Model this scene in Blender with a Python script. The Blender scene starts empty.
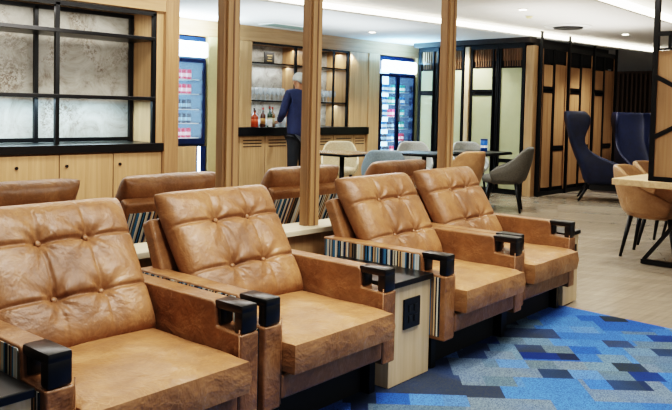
import bpy, bmesh, math, random
from mathutils import Vector, Matrix
random.seed(7)
S = bpy.context.scene
C = S.collection
PI = math.pi

# ------------------------------------------------------------------ helpers
def lin(h, k=1.0):
    h = h.lstrip('#'); o = []
    for i in (0, 2, 4):
        c = int(h[i:i+2], 16)/255
        o.append((c/12.92 if c <= .04045 else ((c+.055)/1.055)**2.4)*k)
    return (o[0], o[1], o[2], 1)

def bx(bm, x0, x1, y0, y1, z0, z1, bev=0, seg=2):
    m = Matrix.Translation(((x0+x1)/2, (y0+y1)/2, (z0+z1)/2)) @ Matrix.Diagonal((abs(x1-x0), abs(y1-y0), abs(z1-z0), 1))
    r = bmesh.ops.create_cube(bm, size=1, matrix=m)
    if bev:
        es = list({e for v in r['verts'] for e in v.link_edges})
        bmesh.ops.bevel(bm, geom=es, offset=bev, segments=seg, profile=.5, affect='EDGES')
    return bm

def tube(bm, p0, p1, r0, r1=None, n=10):
    p0 = Vector(p0); p1 = Vector(p1); d = p1-p0
    if r1 is None: r1 = r0
    m = Matrix.Translation((p0+p1)/2) @ d.to_track_quat('Z', 'Y').to_matrix().to_4x4()
    bmesh.ops.create_cone(bm, cap_ends=True, segments=n, radius1=r0, radius2=r1, depth=d.length, matrix=m)
    return bm

def bar(bm, p0, p1, w, h):
    """square bar between two points"""
    p0 = Vector(p0); p1 = Vector(p1); d = p1-p0
    up = Vector((0, 0, 1)) if abs(d.normalized().z) < .95 else Vector((1, 0, 0))
    x = d.normalized(); y = up.cross(x).normalized(); z = x.cross(y)
    R = Matrix((x, y, z)).transposed().to_4x4()
    m = Matrix.Translation((p0+p1)/2) @ R @ Matrix.Diagonal((d.length, w, h, 1))
    bmesh.ops.create_cube(bm, size=1, matrix=m)
    return bm

def lathe(bm, prof, cx=0, cy=0, cz=0, n=16):
    rings = []
    for r, z in prof:
        if r < 1e-5: rings.append([bm.verts.new((cx, cy, cz+z))])
        else: rings.append([bm.verts.new((cx+r*math.cos(2*PI*i/n), cy+r*math.sin(2*PI*i/n), cz+z)) for i in range(n)])
    for a, b in zip(rings, rings[1:]):
        for i in range(n):
            j = (i+1) % n
            if len(a) == 1 and len(b) == 1: continue
            if len(a) == 1: bm.faces.new((a[0], b[j], b[i]))
            elif len(b) == 1: bm.faces.new((a[i], a[j], b[0]))
            else: bm.faces.new((a[i], a[j], b[j], b[i]))
    return bm

def BM(): return bmesh.new()

def obj(name, bm, mat, parent=None, smooth=False, sub=0, bevel=0, solid=0, auto=None):
    me = bpy.data.meshes.new(name)
    bmesh.ops.recalc_face_normals(bm, faces=bm.faces[:])
    bm.to_mesh(me); bm.free()
    o = bpy.data.objects.new(name, me); C.objects.link(o)
    for m in (mat if isinstance(mat, (list, tuple)) else [mat]): me.materials.append(m)
    if parent: o.parent = parent
    if smooth or sub:
        for p in me.polygons: p.use_smooth = True
    if solid:
        m = o.modifiers.new('s', 'SOLIDIFY'); m.thickness = solid; m.offset = 0
    if bevel:
        m = o.modifiers.new('b', 'BEVEL'); m.width = bevel; m.segments = 2; m.limit_method = 'ANGLE'
    if sub:
        m = o.modifiers.new('u', 'SUBSURF'); m.levels = sub; m.render_levels = sub
    if auto is not None:
        for p in me.polygons: p.use_smooth = True
        es = [e.index for e in me.edges]
        b2 = bmesh.new(); b2.from_mesh(me)
        for e in b2.edges:
            if len(e.link_faces) == 2 and e.calc_face_angle(0) > auto: e.smooth = False
        b2.to_mesh(me); b2.free()
    return o

def tag(o, label, cat, group=None, kind=None):
    o['label'] = label; o['category'] = cat
    if group: o['group'] = group
    if kind: o['kind'] = kind
    return o

def thing(name, label, cat, loc=(0, 0, 0), rz=0, group=None):
    o = bpy.data.objects.new(name, None); C.objects.link(o)
    o.empty_display_size = .1
    o.location = loc; o.rotation_euler = (0, 0, rz)
    return tag(o, label, cat, group)

def struct(name, bm, mat, **k):
    o = obj(name, bm, mat, **k); o['kind'] = 'structure'; return o

def dup(root, loc=None, rz=None, label=None, group=None):
    r = root.copy(); C.objects.link(r)
    if loc is not None: r.location = loc
    if rz is not None: r.rotation_euler = (0, 0, rz)
    if label: r['label'] = label
    if group: r['group'] = group
    for ch in list(root.children):
        c = ch.copy(); C.objects.link(c); c.parent = r
        for g in list(ch.children):
            d = g.copy(); C.objects.link(d); d.parent = c
    return r

# ------------------------------------------------------------------ materials
class NT:
    def __init__(s, name):
        s.m = bpy.data.materials.new(name); s.m.use_nodes = True
        s.n = s.m.node_tree.nodes; s.l = s.m.node_tree.links
        s.b = s.n['Principled BSDF']
    def add(s, t, **k):
        n = s.n.new(t)
        for a, v in k.items():
            if a.startswith('i_'):
                key = a[2:]
                key = int(key) if key.isdigit() else key.replace('_', ' ')
                n.inputs[key].default_value = v
            else: setattr(n, a, v)
        return n
    def link(s, a, b): s.l.new(a, b)
    def coord(s, scale=(1, 1, 1), rot=(0, 0, 0), out='Object', loc=(0, 0, 0)):
        t = s.add('ShaderNodeTexCoord'); m = s.add('ShaderNodeMapping')
        m.inputs['Scale'].default_value = scale; m.inputs['Rotation'].default_value = rot; m.inputs['Location'].default_value = loc
        s.link(t.outputs[out], m.inputs['Vector']); return m.outputs['Vector']
    def ramp(s, fac, stops, interp='LINEAR'):
        r = s.add('ShaderNodeValToRGB'); r.color_ramp.interpolation = interp
        e = r.color_ramp.elements
        while len(e) < len(stops): e.new(.5)
        for el, (p, c) in zip(e, stops): el.position = p; el.color = c
        s.link(fac, r.inputs['Fac']); return r.outputs['Color']
    def mix(s, fac, a, b, mode='MIX'):
        m = s.add('ShaderNodeMix', data_type='RGBA', blend_type=mode)
        for sock, v in ((m.inputs['Factor'], fac), (m.inputs[6], a), (m.inputs[7], b)):
            if hasattr(v, 'is_linked'): s.link(v, sock)
            else: sock.default_value = v
        return m.outputs[2]
    def noise(s, vec, scale, detail=4, rough=.6, dist=0):
        n = s.add('ShaderNodeTexNoise', i_Scale=scale, i_Detail=detail, i_Roughness=rough, i_Distortion=dist)
        s.link(vec, n.inputs['Vector']); return n.outputs['Fac']
    def bump(s, h, strength=.3, dist=.01, prev=None):
        b = s.add('ShaderNodeBump', i_Strength=strength, i_Distance=dist)
        s.link(h, b.inputs['Height'])
        if prev: s.link(prev, b.inputs['Normal'])
        s.link(b.outputs['Normal'], s.b.inputs['Normal']); return b.outputs['Normal']
    def base(s, c=None, rough=.5, metal=0, spec=.5, coat=0):
        if c is not None:
            if hasattr(c, 'is_linked'): s.link(c, s.b.inputs['Base Color'])
            else: s.b.inputs['Base Color'].default_value = c
        s.b.inputs['Roughness'].default_value = rough; s.b.inputs['Metallic'].default_value = metal
        s.b.inputs['Specular IOR Level'].default_value = spec; s.b.inputs['Coat Weight'].default_value = coat
        return s

def plain(name, hexc, rough=.5, metal=0, spec=.5, var=.12, scale=30, k=1.0):
    n = NT(name); f = n.noise(n.coord(), scale)
    a = lin(hexc, k*(1-var)); b = lin(hexc, k*(1+var))
    n.base(n.ramp(f, [(.3, a), (.7, b)]), rough, metal, spec); n.bump(f, .05, .002)
    return n.m

def emit(name, hexc, strength):
    n = NT(name); n.base(lin(hexc), .5)
    n.b.inputs['Emission Color'].default_value = lin(hexc); n.b.inputs['Emission Strength'].default_value = strength
    return n.m

def wood(name, c1, c2, c3, vertical=True, scale=1.0, rough=.42, horiz=(1, 0, 0)):
    n = NT(name)
    sc = (26*scale, 26*scale, 1.1*scale) if vertical else (1.4*scale, 26*scale, 26*scale)
    v = n.coord(sc)
    f = n.noise(v, 1.0, 5, .62, .6)
    v2 = n.coord((1.3, 1.3, .35) if vertical else (.35, 1.3, 1.3))
    f2 = n.noise(v2, 2.0, 2, .5)
    c = n.ramp(f, [(.28, lin(c1)), (.5, lin(c2)), (.75, lin(c3))])
    c = n.mix(f2, c, n.mix(.35, c, lin(c1)))
    n.base(c, rough, 0, .35); n.bump(f, .08, .002)
    return n.m

def leather(name, dark, mid, light, shift=0):
    n = NT(name); v = n.coord(loc=(shift, shift*.7, 0))
    big = n.noise(v, 4.2, 4, .62, .4)
    c = n.ramp(big, [(.22, lin(dark)), (.52, lin(mid)), (.78, lin(light))])
    # pale creases
    vo = n.add('ShaderNodeTexVoronoi', feature='DISTANCE_TO_EDGE', i_Scale=16.0)
    warp = n.add('ShaderNodeTexNoise', i_Scale=7.0, i_Detail=3.0)
    n.link(v, warp.inputs['Vector'])
    mx = n.add('ShaderNodeVectorMath', operation='MULTIPLY_ADD')
    n.link(warp.outputs['Color'], mx.inputs[0]); mx.inputs[1].default_value = (.3, .3, .3); n.link(v, mx.inputs[2])
    n.link(mx.outputs[0], vo.inputs['Vector'])
    cr = n.ramp(vo.outputs['Distance'], [(0.0, (1, 1, 1, 1)), (.05, (0, 0, 0, 1))])
    msk = n.ramp(n.noise(v, 6.0, 2), [(.45, (0, 0, 0, 1)), (.7, (.4, .4, .4, 1))])
    fac = n.mix(1.0, cr, msk, 'MULTIPLY')
    c = n.mix(fac, c, lin(light, 1.08))
    # dark rubbed speckle
    sp = n.noise(v, 55, 5, .75)
    c = n.mix(n.ramp(sp, [(.35, (.3, .3, .3, 1)), (.6, (0, 0, 0, 1))]), c, lin(dark))
    n.base(c, .42, 0, .45)
    rr = n.ramp(big, [(.3, (.5, .5, .5, 1)), (.7, (.33, .33, .33, 1))]); n.link(rr, n.b.inputs['Roughness'])
    wr = n.noise(n.coord((1, 1, 1), loc=(shift+3, 0, 0)), 7, 4, .62, .35)
    b1 = n.bump(wr, .75, .02)
    n.bump(n.noise(v, 160, 3, .6), .18, .002, b1)
    return n.m

def stripes(name, w=.0085):
    n = NT(name)
    t = n.add('ShaderNodeTexCoord'); sp = n.add('ShaderNodeSeparateXYZ'); n.link(t.outputs['Object'], sp.inputs[0])
    a = n.add('ShaderNodeMath', operation='ADD'); n.link(sp.outputs['X'], a.inputs[0]); n.link(sp.outputs['Y'], a.inputs[1])
    d = n.add('ShaderNodeMath', operation='DIVIDE'); n.link(a.outputs[0], d.inputs[0]); d.inputs[1].default_value = w
    fl = n.add('ShaderNodeMath', operation='FLOOR'); n.link(d.outputs[0], fl.inputs[0])
    wn = n.add('ShaderNodeTexWhiteNoise', noise_dimensions='1D'); n.link(fl.outputs[0], wn.inputs['W'])
    pal = ['#1a1c22', '#b9b4a4', '#20324e', '#8a6a48', '#d6cfba', '#3a6c8c', '#15161a', '#c9a67c', '#5b5348', '#b8c4c4']
    c = n.ramp(wn.outputs['Value'], [(i/len(pal), lin(p)) for i, p in enumerate(pal)], 'CONSTANT')
    n.base(c, .8, 0, .2); n.bump(n.noise(n.coord(), 400, 2), .2, .001)
    return n.m

M = {}
M['leather'] = leather('tan_leather', '#5c3e27', '#885f3d', '#aa8059')
M['leather2'] = leather('tan_leather_soft', '#6b492d', '#996e47', '#c2976d', 4.3)
M['stripe'] = stripes('striped_fabric')
def gloss(name, hexc, rough=.22):
    n = NT(name); f = n.noise(n.coord(), 20)
    n.base(n.ramp(f, [(.3, lin(hexc)), (.7, lin(hexc, 1.3))]), rough, 0, .45, 0); return n.m
M['black'] = gloss('black_lacquer', '#070708', .3)
M['blackm'] = plain('black_metal', '#08090b', .4, .3, .4)
M['void'] = plain('dark_plinth', '#0a0908', .7)
M['wood'] = wood('oak_veneer', '#9c7c58', '#b08e68', '#c4a27b')
M['woodp'] = wood('oak_post', '#7d6043', '#977553', '#ae8b66')
M['woodd'] = wood('oak_dark', '#5f4630', '#77583d', '#8e6c4e')
M['woodl'] = wood('oak_pale', '#bfa681', '#cdb692', '#dac5a3')
M['woodpost_lit'] = wood('lit_post_oak', '#94744f', '#ae8a62', '#c3a077')  # post oak lightened: front light on the shafts put into the colour
M['woodh'] = wood('oak_header', '#8a6c4c', '#a3815d', '#b6936d', vertical=False)
M['ledge'] = wood('pale_ledge', '#c9b999', '#d8cbb0', '#e6dcc6', vertical=False)
M['oakshade'] = wood('shaded_screen_oak', '#8b6a48', '#a17d59', '#b5926c', scale=.8)  # panel oak darkened: shade over the screens put into the colour
M['cream'] = plain('cream_panel', '#b0b38c', .6, var=.04, scale=6)
M['panelw'] = wood('panel_oak', '#a07f5c', '#b3906b', '#c4a27c', scale=.8)
M['greyv'] = plain('grey_velvet', '#55534d', .85, var=.2, scale=60)
M['bluev'] = plain('grey_blue_velvet', '#6c7d86', .85, var=.2, scale=60)
M['greyp'] = plain('pale_grey_velvet', '#9c9d97', .85, var=.2, scale=60)
M['tanv'] = leather('tan_suede', '#82603f', '#9f7853', '#b58d67', 2)
M['beigev'] = plain('beige_velvet', '#b8a78a', .85, var=.2, scale=50)
M['navy'] = plain('navy_velvet', '#06122f', .6, var=.35, scale=14)
M['suit'] = plain('navy_suit', '#101b3c', .8, var=.25, scale=25)
M['trouser'] = plain('black_trousers', '#0d1018', .85)
M['skin'] = plain('skin', '#b07a58', .5, var=.05)
M['hair'] = plain('white_hair', '#aeaaa0', .8, var=.1, scale=90)
M['steel'] = plain('brushed_steel', '#b9b9b4', .3, .9)
M['chrome'] = plain('lock_metal', '#3b3a38', .3, .8)
M['white'] = plain('white_plastic', '#e8e8e4', .4, var=.03)
M['ceil'] = plain('ceiling_plaster', '#dcdad4', .9, var=.02, scale=3)
M['ceilf'] = plain('soffit_plaster', '#d6d8d6', .9, var=.02, scale=3)
M['paint'] = plain('dark_back_wall', '#2e2823', .8, var=.15, scale=5)
M['frame'] = plain('picture_black', '#111111', .4)
M['tabletop'] = wood('table_oak', '#b7966f', '#cbad87', '#dcc19c', vertical=False)
M['stonetop'] = plain('brown_stone', '#8b7156', .25, var=.2, scale=18)
M['cove'] = emit('cove_light', '#fff6e2', 7)
M['cove2'] = emit('downlight_lens', '#fff3da', 25)
M['sign'] = emit('fridge_sign_light', '#d4ecff', 9)
M['fint'] = emit('fridge_interior_light', '#a4d6fb', 4.2)
M['led'] = emit('fridge_led', '#cdeaff', 11)
M['bluetrim'] = plain('fridge_blue_black', '#0c1f3f', .25, .2)
M['grille'] = plain('vent_grey_green', '#7b8f86', .6)
M['olive'] = plain('fridge_surround', '#9f8f66', .5, var=.06)

# stone backing
def stone(name, a, b, vein, s=1.0):
    n = NT(name); v = n.coord((s, s, s))
    f = n.noise(v, 3.2, 8, .72, 1.1)
    g = n.noise(v, 34, 4, .8)
    c = n.ramp(f, [(.30, lin(vein)), (.43, lin(b)), (.62, lin(a))])
    ms = n.mix(1.0, n.ramp(g, [(.47, (0, 0, 0, 1)), (.56, (1, 1, 1, 1))]), n.ramp(n.noise(v, 2.1, 3, .6, .7), [(.5, (0, 0, 0, 1)), (.66, (.9, .9, .9, 1))]), 'MULTIPLY')
    c = n.mix(ms, c, lin(vein))
    n.base(c, .45, 0, .4); n.bump(g, .1, .003); return n.m
M['stone'] = stone('grey_veined_stone', '#b4b2a8', '#9a968a', '#62503e', 1.3)
M['stone2'] = stone('dark_veined_stone', '#a19f95', '#87837a', '#54463a', 1.6)

# plank floor: pale boards running along X
def floor_mat():
    n = NT('pale_plank_floor')
    v = n.coord((1, 1, 1))
    br = n.add('ShaderNodeTexBrick', offset=.37, i_Scale=1.0)
    br.inputs['Brick Width'].default_value = 1.5; br.inputs['Row Height'].default_value = .145
    br.inputs['Mortar Size'].default_value = .0022; br.inputs['Mortar Smooth'].default_value = .3
    br.inputs['Color1'].default_value = lin('#988c7b'); br.inputs['Color2'].default_value = lin('#857968'); br.inputs['Mortar'].default_value = lin('#6f6250')
    rot = n.coord((1, 1, 1), rot=(0, 0, 1.1)); n.link(rot, br.inputs['Vector'])
    g = n.noise(n.coord((2, 30, 1), rot=(0, 0, 1.1)), 1.2, 5, .6, .4)
    c = n.mix(n.ramp(g, [(.35, (.5, .5, .5, 1)), (.65, (0, 0, 0, 1))]), br.outputs['Color'], lin('#6f6557'))
    n.base(c, .27, 0, .5); n.bump(g, .05, .002); return n.m
M['floor'] = floor_mat()

# patchwork carpet, grid turned 45 degrees to the room
def carpet_mat():
    n = NT('blue_patchwork_carpet')
    v = n.coord((1, 1, 1), rot=(0, 0, -math.radians(42)))
    sp = n.add('ShaderNodeSeparateXYZ'); n.link(v, sp.inputs[0])
    def math_(op, a, b=None):
        m = n.add('ShaderNodeMath', operation=op)
        for i, q in enumerate((a, b)):
            if q is None: continue
            if isinstance(q, (int, float)): m.inputs[i].default_value = q
            else: n.link(q, m.inputs[i])
        return m.outputs[0]
    def cells(sx, sy, off):
        row = math_('FLOOR', math_('DIVIDE', sp.outputs['X'], sx))
        w1 = n.add('ShaderNodeTexWhiteNoise', noise_dimensions='1D'); n.link(math_('ADD', row, off), w1.inputs['W'])
        sh = math_('DIVIDE', math_('FLOOR', math_('MULTIPLY', w1.outputs['Value'], 4)), 4)
        col = math_('FLOOR', math_('ADD', math_('DIVIDE', sp.outputs['Y'], sy), sh))
        cb = n.add('ShaderNodeCombineXYZ'); n.link(math_('ADD', row, off), cb.inputs[0]); n.link(col, cb.inputs[1])
        w2 = n.add('ShaderNodeTexWhiteNoise', noise_dimensions='2D'); n.link(cb.outputs[0], w2.inputs['Vector'])
        return w2.outputs['Value']
    big_, small_, pick_ = cells(.28, .40, 3), cells(.13, .15, 40), cells(.13, .30, 91)
    sel = math_('GREATER_THAN', pick_, .6)
    mv = n.add('ShaderNodeMix', data_type='FLOAT'); n.link(sel, mv.inputs[0]); n.link(big_, mv.inputs[2]); n.link(small_, mv.inputs[3])
    class W: outputs = {'Value': mv.outputs[0]}
    w2 = W
    pal = ['#3a64a6', '#2a529a', '#4f74a6', '#5f7888', '#3f6cb4', '#16295c', '#566a72', '#1c2230', '#5b6c70', '#4470ac', '#252c2c', '#65757e', '#577cae', '#30363c', '#4d79b8']
    c = n.ramp(w2.outputs['Value'], [(i/len(pal), lin(p)) for i, p in enumerate(pal)], 'CONSTANT')
    big = n.noise(v, 2.2, 2)
    c = n.mix(n.ramp(big, [(.4, (0, 0, 0, 1)), (.65, (.25, .25, .25, 1))]), c, lin('#2c5698'))
    hs = n.noise(n.coord((1, 1, 1)), 170, 2, .7)
    c = n.mix(n.ramp(hs, [(.42, (.6, .6, .6, 1)), (.56, (0, 0, 0, 1))]), c, lin('#1a2746'))
    n.base(c, .95, 0, .1); n.bump(hs, .4, .004); return n.m
M['carpet'] = carpet_mat()
M['rug'] = plain('dark_brown_rug', '#2b1f19', .9)

def glass_mat(name='clear_glass', tint='#ffffff', rough=.03, alpha=.22):
    n = NT(name); f = n.noise(n.coord(), 5)
    n.base(lin(tint), rough, 0, .6); n.b.inputs['Alpha'].default_value = alpha
    n.link(n.ramp(f, [(0, lin(tint, .95)), (1, lin(tint))]), n.b.inputs['Base Color'])
    return n.m
M['glass'] = glass_mat()
M['glassw'] = glass_mat('glassware', '#dfe8ec', .05, .38)
M['glassd'] = glass_mat('fridge_glass', '#bfe0ff', .03, .10)

# ------------------------------------------------------------------ room shell
Z1, Z2, Z3 = 2.47, 2.58, 2.72      # soffit, tray, front ceiling heights
struct('floor', bx(BM(), -5, 24, -5, 12, -.1, 0), M['floor'])
co = obj('carpet', bx(BM(), -3.5, 4.69, -3, 3.05, .0005, .008), M['carpet'])
tag(co, 'blue grey and navy patchwork carpet beneath the front row of leather armchairs', 'carpet')
ru = obj('rug', bx(BM(), 12.1, 16.5, 4.35, 5.6, .0005, .004), M['rug'])
tag(ru, 'dark brown rug under the further navy wing chair', 'rug')

def strip_path(pts, z0, z1, w=.012):
    bm = BM()
    prev = None
    for x, y in pts:
        a = bm.verts.new((x, y, z0)); b = bm.verts.new((x, y, z1))
        c = bm.verts.new((x, y+w, z1)); d = bm.verts.new((x, y+w, z0))
        cur = (a, b, c, d)
        if prev:
            for i in range(4):
                j = (i+1) % 4
                bm.faces.new((prev[i], prev[j], cur[j], cur[i]))
        prev = cur
    return bm

def ceil_slab(front, back, z, t=.02):
    """flat slab between two polylines of equal length"""
    bm = BM(); fs = []
    for zz in (z, z+t):
        fr = [bm.verts.new((x, y, zz)) for x, y in front]; bk = [bm.verts.new((x, y, zz)) for x, y in back]
        for i in range(len(fr)-1): bm.faces.new((fr[i], fr[i+1], bk[i+1], bk[i]))
        fs.append((fr, bk))
    (f0, b0), (f1, b1) = fs
    for i in range(len(f0)-1):
        bm.faces.new((f0[i], f0[i+1], f1[i+1], f1[i])); bm.faces.new((b0[i], b0[i+1], b1[i+1], b1[i]))
    return bm
xs = [-5, 2, 5.6, 6.4, 9.2, 12, 14.3, 18, 24]
line1 = [(-5, 6.5), (2, 6.45), (5.6, 6.36), (6.4, 6.32), (9.2, 6.0), (12, 5.72), (14.3, 5.45), (18, 4.9), (24, 4.0)]
line2 = [(-5, 3.55), (2, 3.6), (5.6, 3.66), (7, 3.72), (8.4, 3.8), (9.2, 3.84), (10.2, 3.88), (11.1, 3.9), (24, 3.4)]
struct('ceiling', ceil_slab(line1, [(x, 12) for x, y in line1], Z1), M['ceilf'])
struct('ceiling', ceil_slab(line2, [(x, 6.6) for x, y in line2], Z2+.001), M['ceil'])
struct('ceiling', ceil_slab([(x, -5) for x, y in line2], [(x, y+.3) for x, y in line2], Z3), M['ceil'])
tag(obj('cove_light', strip_path(line1, Z1+.025, Z2-.02), M['cove']), 'long straight white cove light strip crossing the ceiling behind the posts', 'light')
tag(obj('cove_light', strip_path(line2, Z2+.025, Z3-.02), M['cove']), 'curved white cove light strip at top right of the ceiling', 'light')

# walls
YB = 8.45
bm = BM()
bx(bm, -5, 5.2, 8.4, 8.6, 0, Z1); bx(bm, 5.2, 11.1, 9.2, 9.3, 0, Z1)
struct('wall_back', bm, M['woodd'])
struct('wall_right', bx(BM(), 20, 20.2, -5, 12, 0, Z1+.3), M['woodd'])
bm = BM(); bx(bm, 10.62, 10.7, 5.9, 8.1, 0, Z1); bx(bm, 10.7, 11.1, 8.02, 8.1, 0, Z1); bx(bm, 11.06, 11.1, 8.1, 9.2, 0, Z1)
struct('wall_side', bm, M['paint'])
struct('wall_screen', bx(BM(), 10.7, 13.35, 5.9, 5.98, 0, Z1), M['paint'])
struct('wall_left', bx(BM(), -5.1, -5, -5, 12, 0, Z3), M['wood'])
# bar wall header and piers (wood carcass around niches and fridges)
def pier(name, x0, x1, y0, y1, z0, z1, m): return struct(name, bx(BM(), x0, x1, y0, y1, z0, z1), m, bevel=.004)
pier('trim_1', 4.9, 11.0, YB-.02, YB+.5, 2.25, Z1, M['woodh'])
pier('trim_2', 6.27, 6.42, YB-.03, 9.2, 0, 2.25, M['olive'])
pier('trim_3', 5.05, 5.2, YB-.03, 9.2, 0, 2.25, M['woodp'])
pier('trim_4', 9.62, 9.9, YB-.03, 9.2, 0, 2.25, M['wood'])
pier('trim_5', 10.95, 11.05, YB-.03, 9.2, 0, 2.25, M['olive'])
# bar niche
struct('wall_niche', bx(BM(), 6.42, 9.62, 8.98, 9.05, 0, 2.25), M['stone2'])
struct('trim_6', bx(BM(), 9.16, 9.619, 8.44, 8.979, 1.002, 2.249), M['wood'])
struct('trim_7', bx(BM(), 6.83, 7.06, YB-.01, 8.6, 1.002, 2.249), M['wood'], bevel=.003)
struct('trim_8', bx(BM(), 8.14, 8.17, 8.50, 8.979, 1.002, 2.249), M['woodp'])

# ------------------------------------------------------------------ bar cabinets
M['slot'] = M['void']
def bar_cabinet(x0, x1, label):
    t = thing('bar_cabinet', label, 'cabinet', ((x0+x1)/2, 8.72, 0), 0, 'oak base cabinets under the bar counter')
    w = (x1-x0)/2
    obj('body', bx(BM(), -w+.002, w-.002, -.24, .24, 0, .872), M['woodp'], t)
    d = obj('door', bx(BM(), -w+.006, w-.006, -.262, -.243, .06, .868), M['wood'], t, bevel=.002)
    for k in range(3):
        z = .80-.045*k
        obj('vent_slot', bx(BM(), -w*.72, w*.72, -.2655, -.2625, z, z+.014), M['void'], d)
    return t
xe = [6.43, 6.86, 7.35, 7.84, 8.33, 8.82, 9.31, 9.61]
names = ['leftmost oak bar cabinet beside the fridge surround', 'oak bar cabinet with vent slots just right of the left post', 'oak bar cabinet with vent slots left of the barman',
         'oak bar cabinet behind the legs of the barman', 'oak bar cabinet hidden behind the middle post', 'oak bar cabinet below the stemware shelf right of the middle post',
         'second oak bar cabinet from the right end of the bar', 'narrow oak bar cabinet at the right end of the bar']
for i in range(7): bar_cabinet(xe[i], xe[i+1], names[i])
ct = obj('bar_counter', bx(BM(), 6.43, 9.61, 8.38, 8.97, .88, 1.0), M['black'], bevel=.004)
tag(ct, 'black stone counter running along the bar behind the posts', 'counter')

# bar shelving
t = thing('bar_shelf', 'black metal shelving with glasses fixed to the stone of the bar niche', 'shelf', (8.2, 8.75, 0))
for z in (1.40, 1.96): obj('shelf_board', bx(BM(), -1.09, .95, -.27, .20, z-.02, z), M['blackm'], t)
for x in (-.25, .93): obj('post', bx(BM(), x-.018, x+.018, -.30, -.265, 1.002, 2.249), M['blackm'], t)
for x in (.60,): obj('post', bx(BM(), x-.014, x+.014, -.295, -.268, 1.002, 2.249), M['blackm'], t)
obj('top_rail', bx(BM(), -1.09, .95, -.30, -.265, 2.22, 2.249), M['blackm'], t)
# glasses
def glass_bm():
    return lathe(BM(), [(0, 0), (.034, 0), (.034, .004), (.006, .008), (.005, .07), (.02, .085), (.038, .11), (.04, .15), (.032, .19), (.03, .19), (.036, .15), (.034, .112), (0, .09)], n=10)
g0 = tag(obj('stem_glass', glass_bm(), M['glassw'], smooth=True), 'clear stemmed glass standing on the black shelf behind the bar', 'glass', 'stemmed glasses on the bar shelves')
first = True
for y in (8.68,):
    for i in range(9):
        x = 7.18+i*.088
        o = g0 if first else g0.copy()
        if not first: C.objects.link(o)
        first = False
        o.location = (x, y, 1.401)
g2 = None
for y in (8.68,):
    for i in range(7):
        x = 8.55+i*.08
        o = g0.copy(); C.objects.link(o); o.location = (x, y, 1.401)
        o['label'] = 'clear stemmed glass on the right-hand bar shelf beyond the middle post'; o['group'] = 'stemmed glasses on the right bar shelf'
# small tumblers on counter back row
def tumbler(): return lathe(BM(), [(0, 0), (.03, 0), (.036, .1), (.033, .1), (.028, .008), (0, .008)], n=10)
g1 = tag(obj('tumbler', tumbler(), M['glassw'], smooth=True), 'clear tumbler standing at the back of the bar counter behind the bottles', 'glass', 'tumblers at the back of the bar counter')
g1.location = (7.2, 8.92, 1.001)
for i in range(1, 10):
    o = g1.copy(); C.objects.link(o); o.location = (7.2+.09*i, 8.92, 1.001)

pic = thing('menu_frame', 'small black framed sign propped on the upper bar shelf', 'sign', (7.72, 8.82, 1.961))
obj('frame', bx(BM(), -.1, .1, -.01, .01, .0, .19), M['frame'], pic, bevel=.003)
bm = BM()
for k, w in enumerate((.05, .035, .05)): bx(bm, -w, w, -.0135, -.011, .13-.04*k, .142-.04*k)
obj('lettering', bm, plain('gold_print', '#8a7448', .5), pic)

def bottle(x, y, h, r, col, cap, label, z=1.001, lab=None):
    t = thing('bottle', label, 'bottle', (x, y, z))
    obj('body', lathe(BM(), [(0, 0), (r, 0), (r*1.02, .01), (r, h*.6), (r*.8, h*.68), (r*.32, h*.76), (r*.3, h*.93), (0, h*.93)], n=14), plain('bottle_'+col[1:], col, .1, 0, .7), t, smooth=True)
    obj('cap', lathe(BM(), [(r*.36, h*.9), (r*.38, h*.9), (r*.38, h), (0, h)], n=12), plain('cap_'+cap[1:], cap, .3, .4), t)
    if lab: obj('paper_label', lathe(BM(), [(r*1.03, h*.15), (r*1.04, h*.15), (r*1.04, h*.45), (r*1.03, h*.45)], n=14), plain('paper_'+lab[1:], lab, .7), t, smooth=True)
bottle(7.22, 8.55, .25, .055, '#a6401c', '#5a2a12', 'short orange-red bottle leftmost on the bar counter', lab='#c8501f')
bottle(7.38, 8.55, .29, .04, '#4a2210', '#b02018', 'dark brown bottle with red cap on the bar', lab='#b98a52')
bottle(7.49, 8.52, .31, .04, '#2a3a22', '#8d1f18', 'dark green bottle with dark red cap on the bar', lab='#c9bd9a')
bottle(7.585, 8.57, .30, .042, '#7e5a36', '#a52a1c', 'amber bottle with red cap nearest the barman', lab='#d8c8a0')
bottle(7.32, 8.68, .28, .035, '#c9cfd0', '#3a3a3a', 'clear glass bottle behind the orange bottle on the bar')
t = thing('ice_bucket', 'clear acrylic ice tub on the bar counter beside the barman', 'bucket', (7.71, 8.49, 1.001))
obj('tub', lathe(BM(), [(0, 0), (.06, 0), (.075, .16), (.07, .16), (.056, .008), (0, .008)], n=18), M['glassw'], t, smooth=True)
obj('rim', lathe(BM(), [(.076, .155), (.08, .155), (.08, .165), (.076, .165)], n=18), M['steel'], t)

# ------------------------------------------------------------------ drinks fridges
def can_bm(r=.034, h=.13): return lathe(BM(), [(0, 0), (r*.8, 0), (r, .01), (r, h-.012), (r*.82, h), (0, h)], n=8)
cans = {}
def can_mat(a, b):
    n = NT('can_'+a[1:]); sp = n.add('ShaderNodeSeparateXYZ'); t = n.add('ShaderNodeTexCoord'); n.link(t.outputs['Object'], sp.inputs[0])
    n.base(n.ramp(sp.outputs['Z'], [(0, lin(a)), (.03, lin(b)), (.075, lin(a))], 'CONSTANT'), .3, .2)
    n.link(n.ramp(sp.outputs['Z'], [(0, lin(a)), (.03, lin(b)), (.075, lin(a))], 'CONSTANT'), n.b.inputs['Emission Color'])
    n.b.inputs['Emission Strength'].default_value = .3  # cans glow faintly themselves, painting in the fridge light on them
    return n.m
CM = {'red': can_mat('#c0183a', '#f4d0d8'), 'dark': can_mat('#15203c', '#8fb0cc'), 'pink': can_mat('#d84a78', '#ffe0ea'), 'blue': can_mat('#2560a8', '#cfe6f6'), 'green': can_mat('#2f8f8c', '#e0f0e4')}
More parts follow.
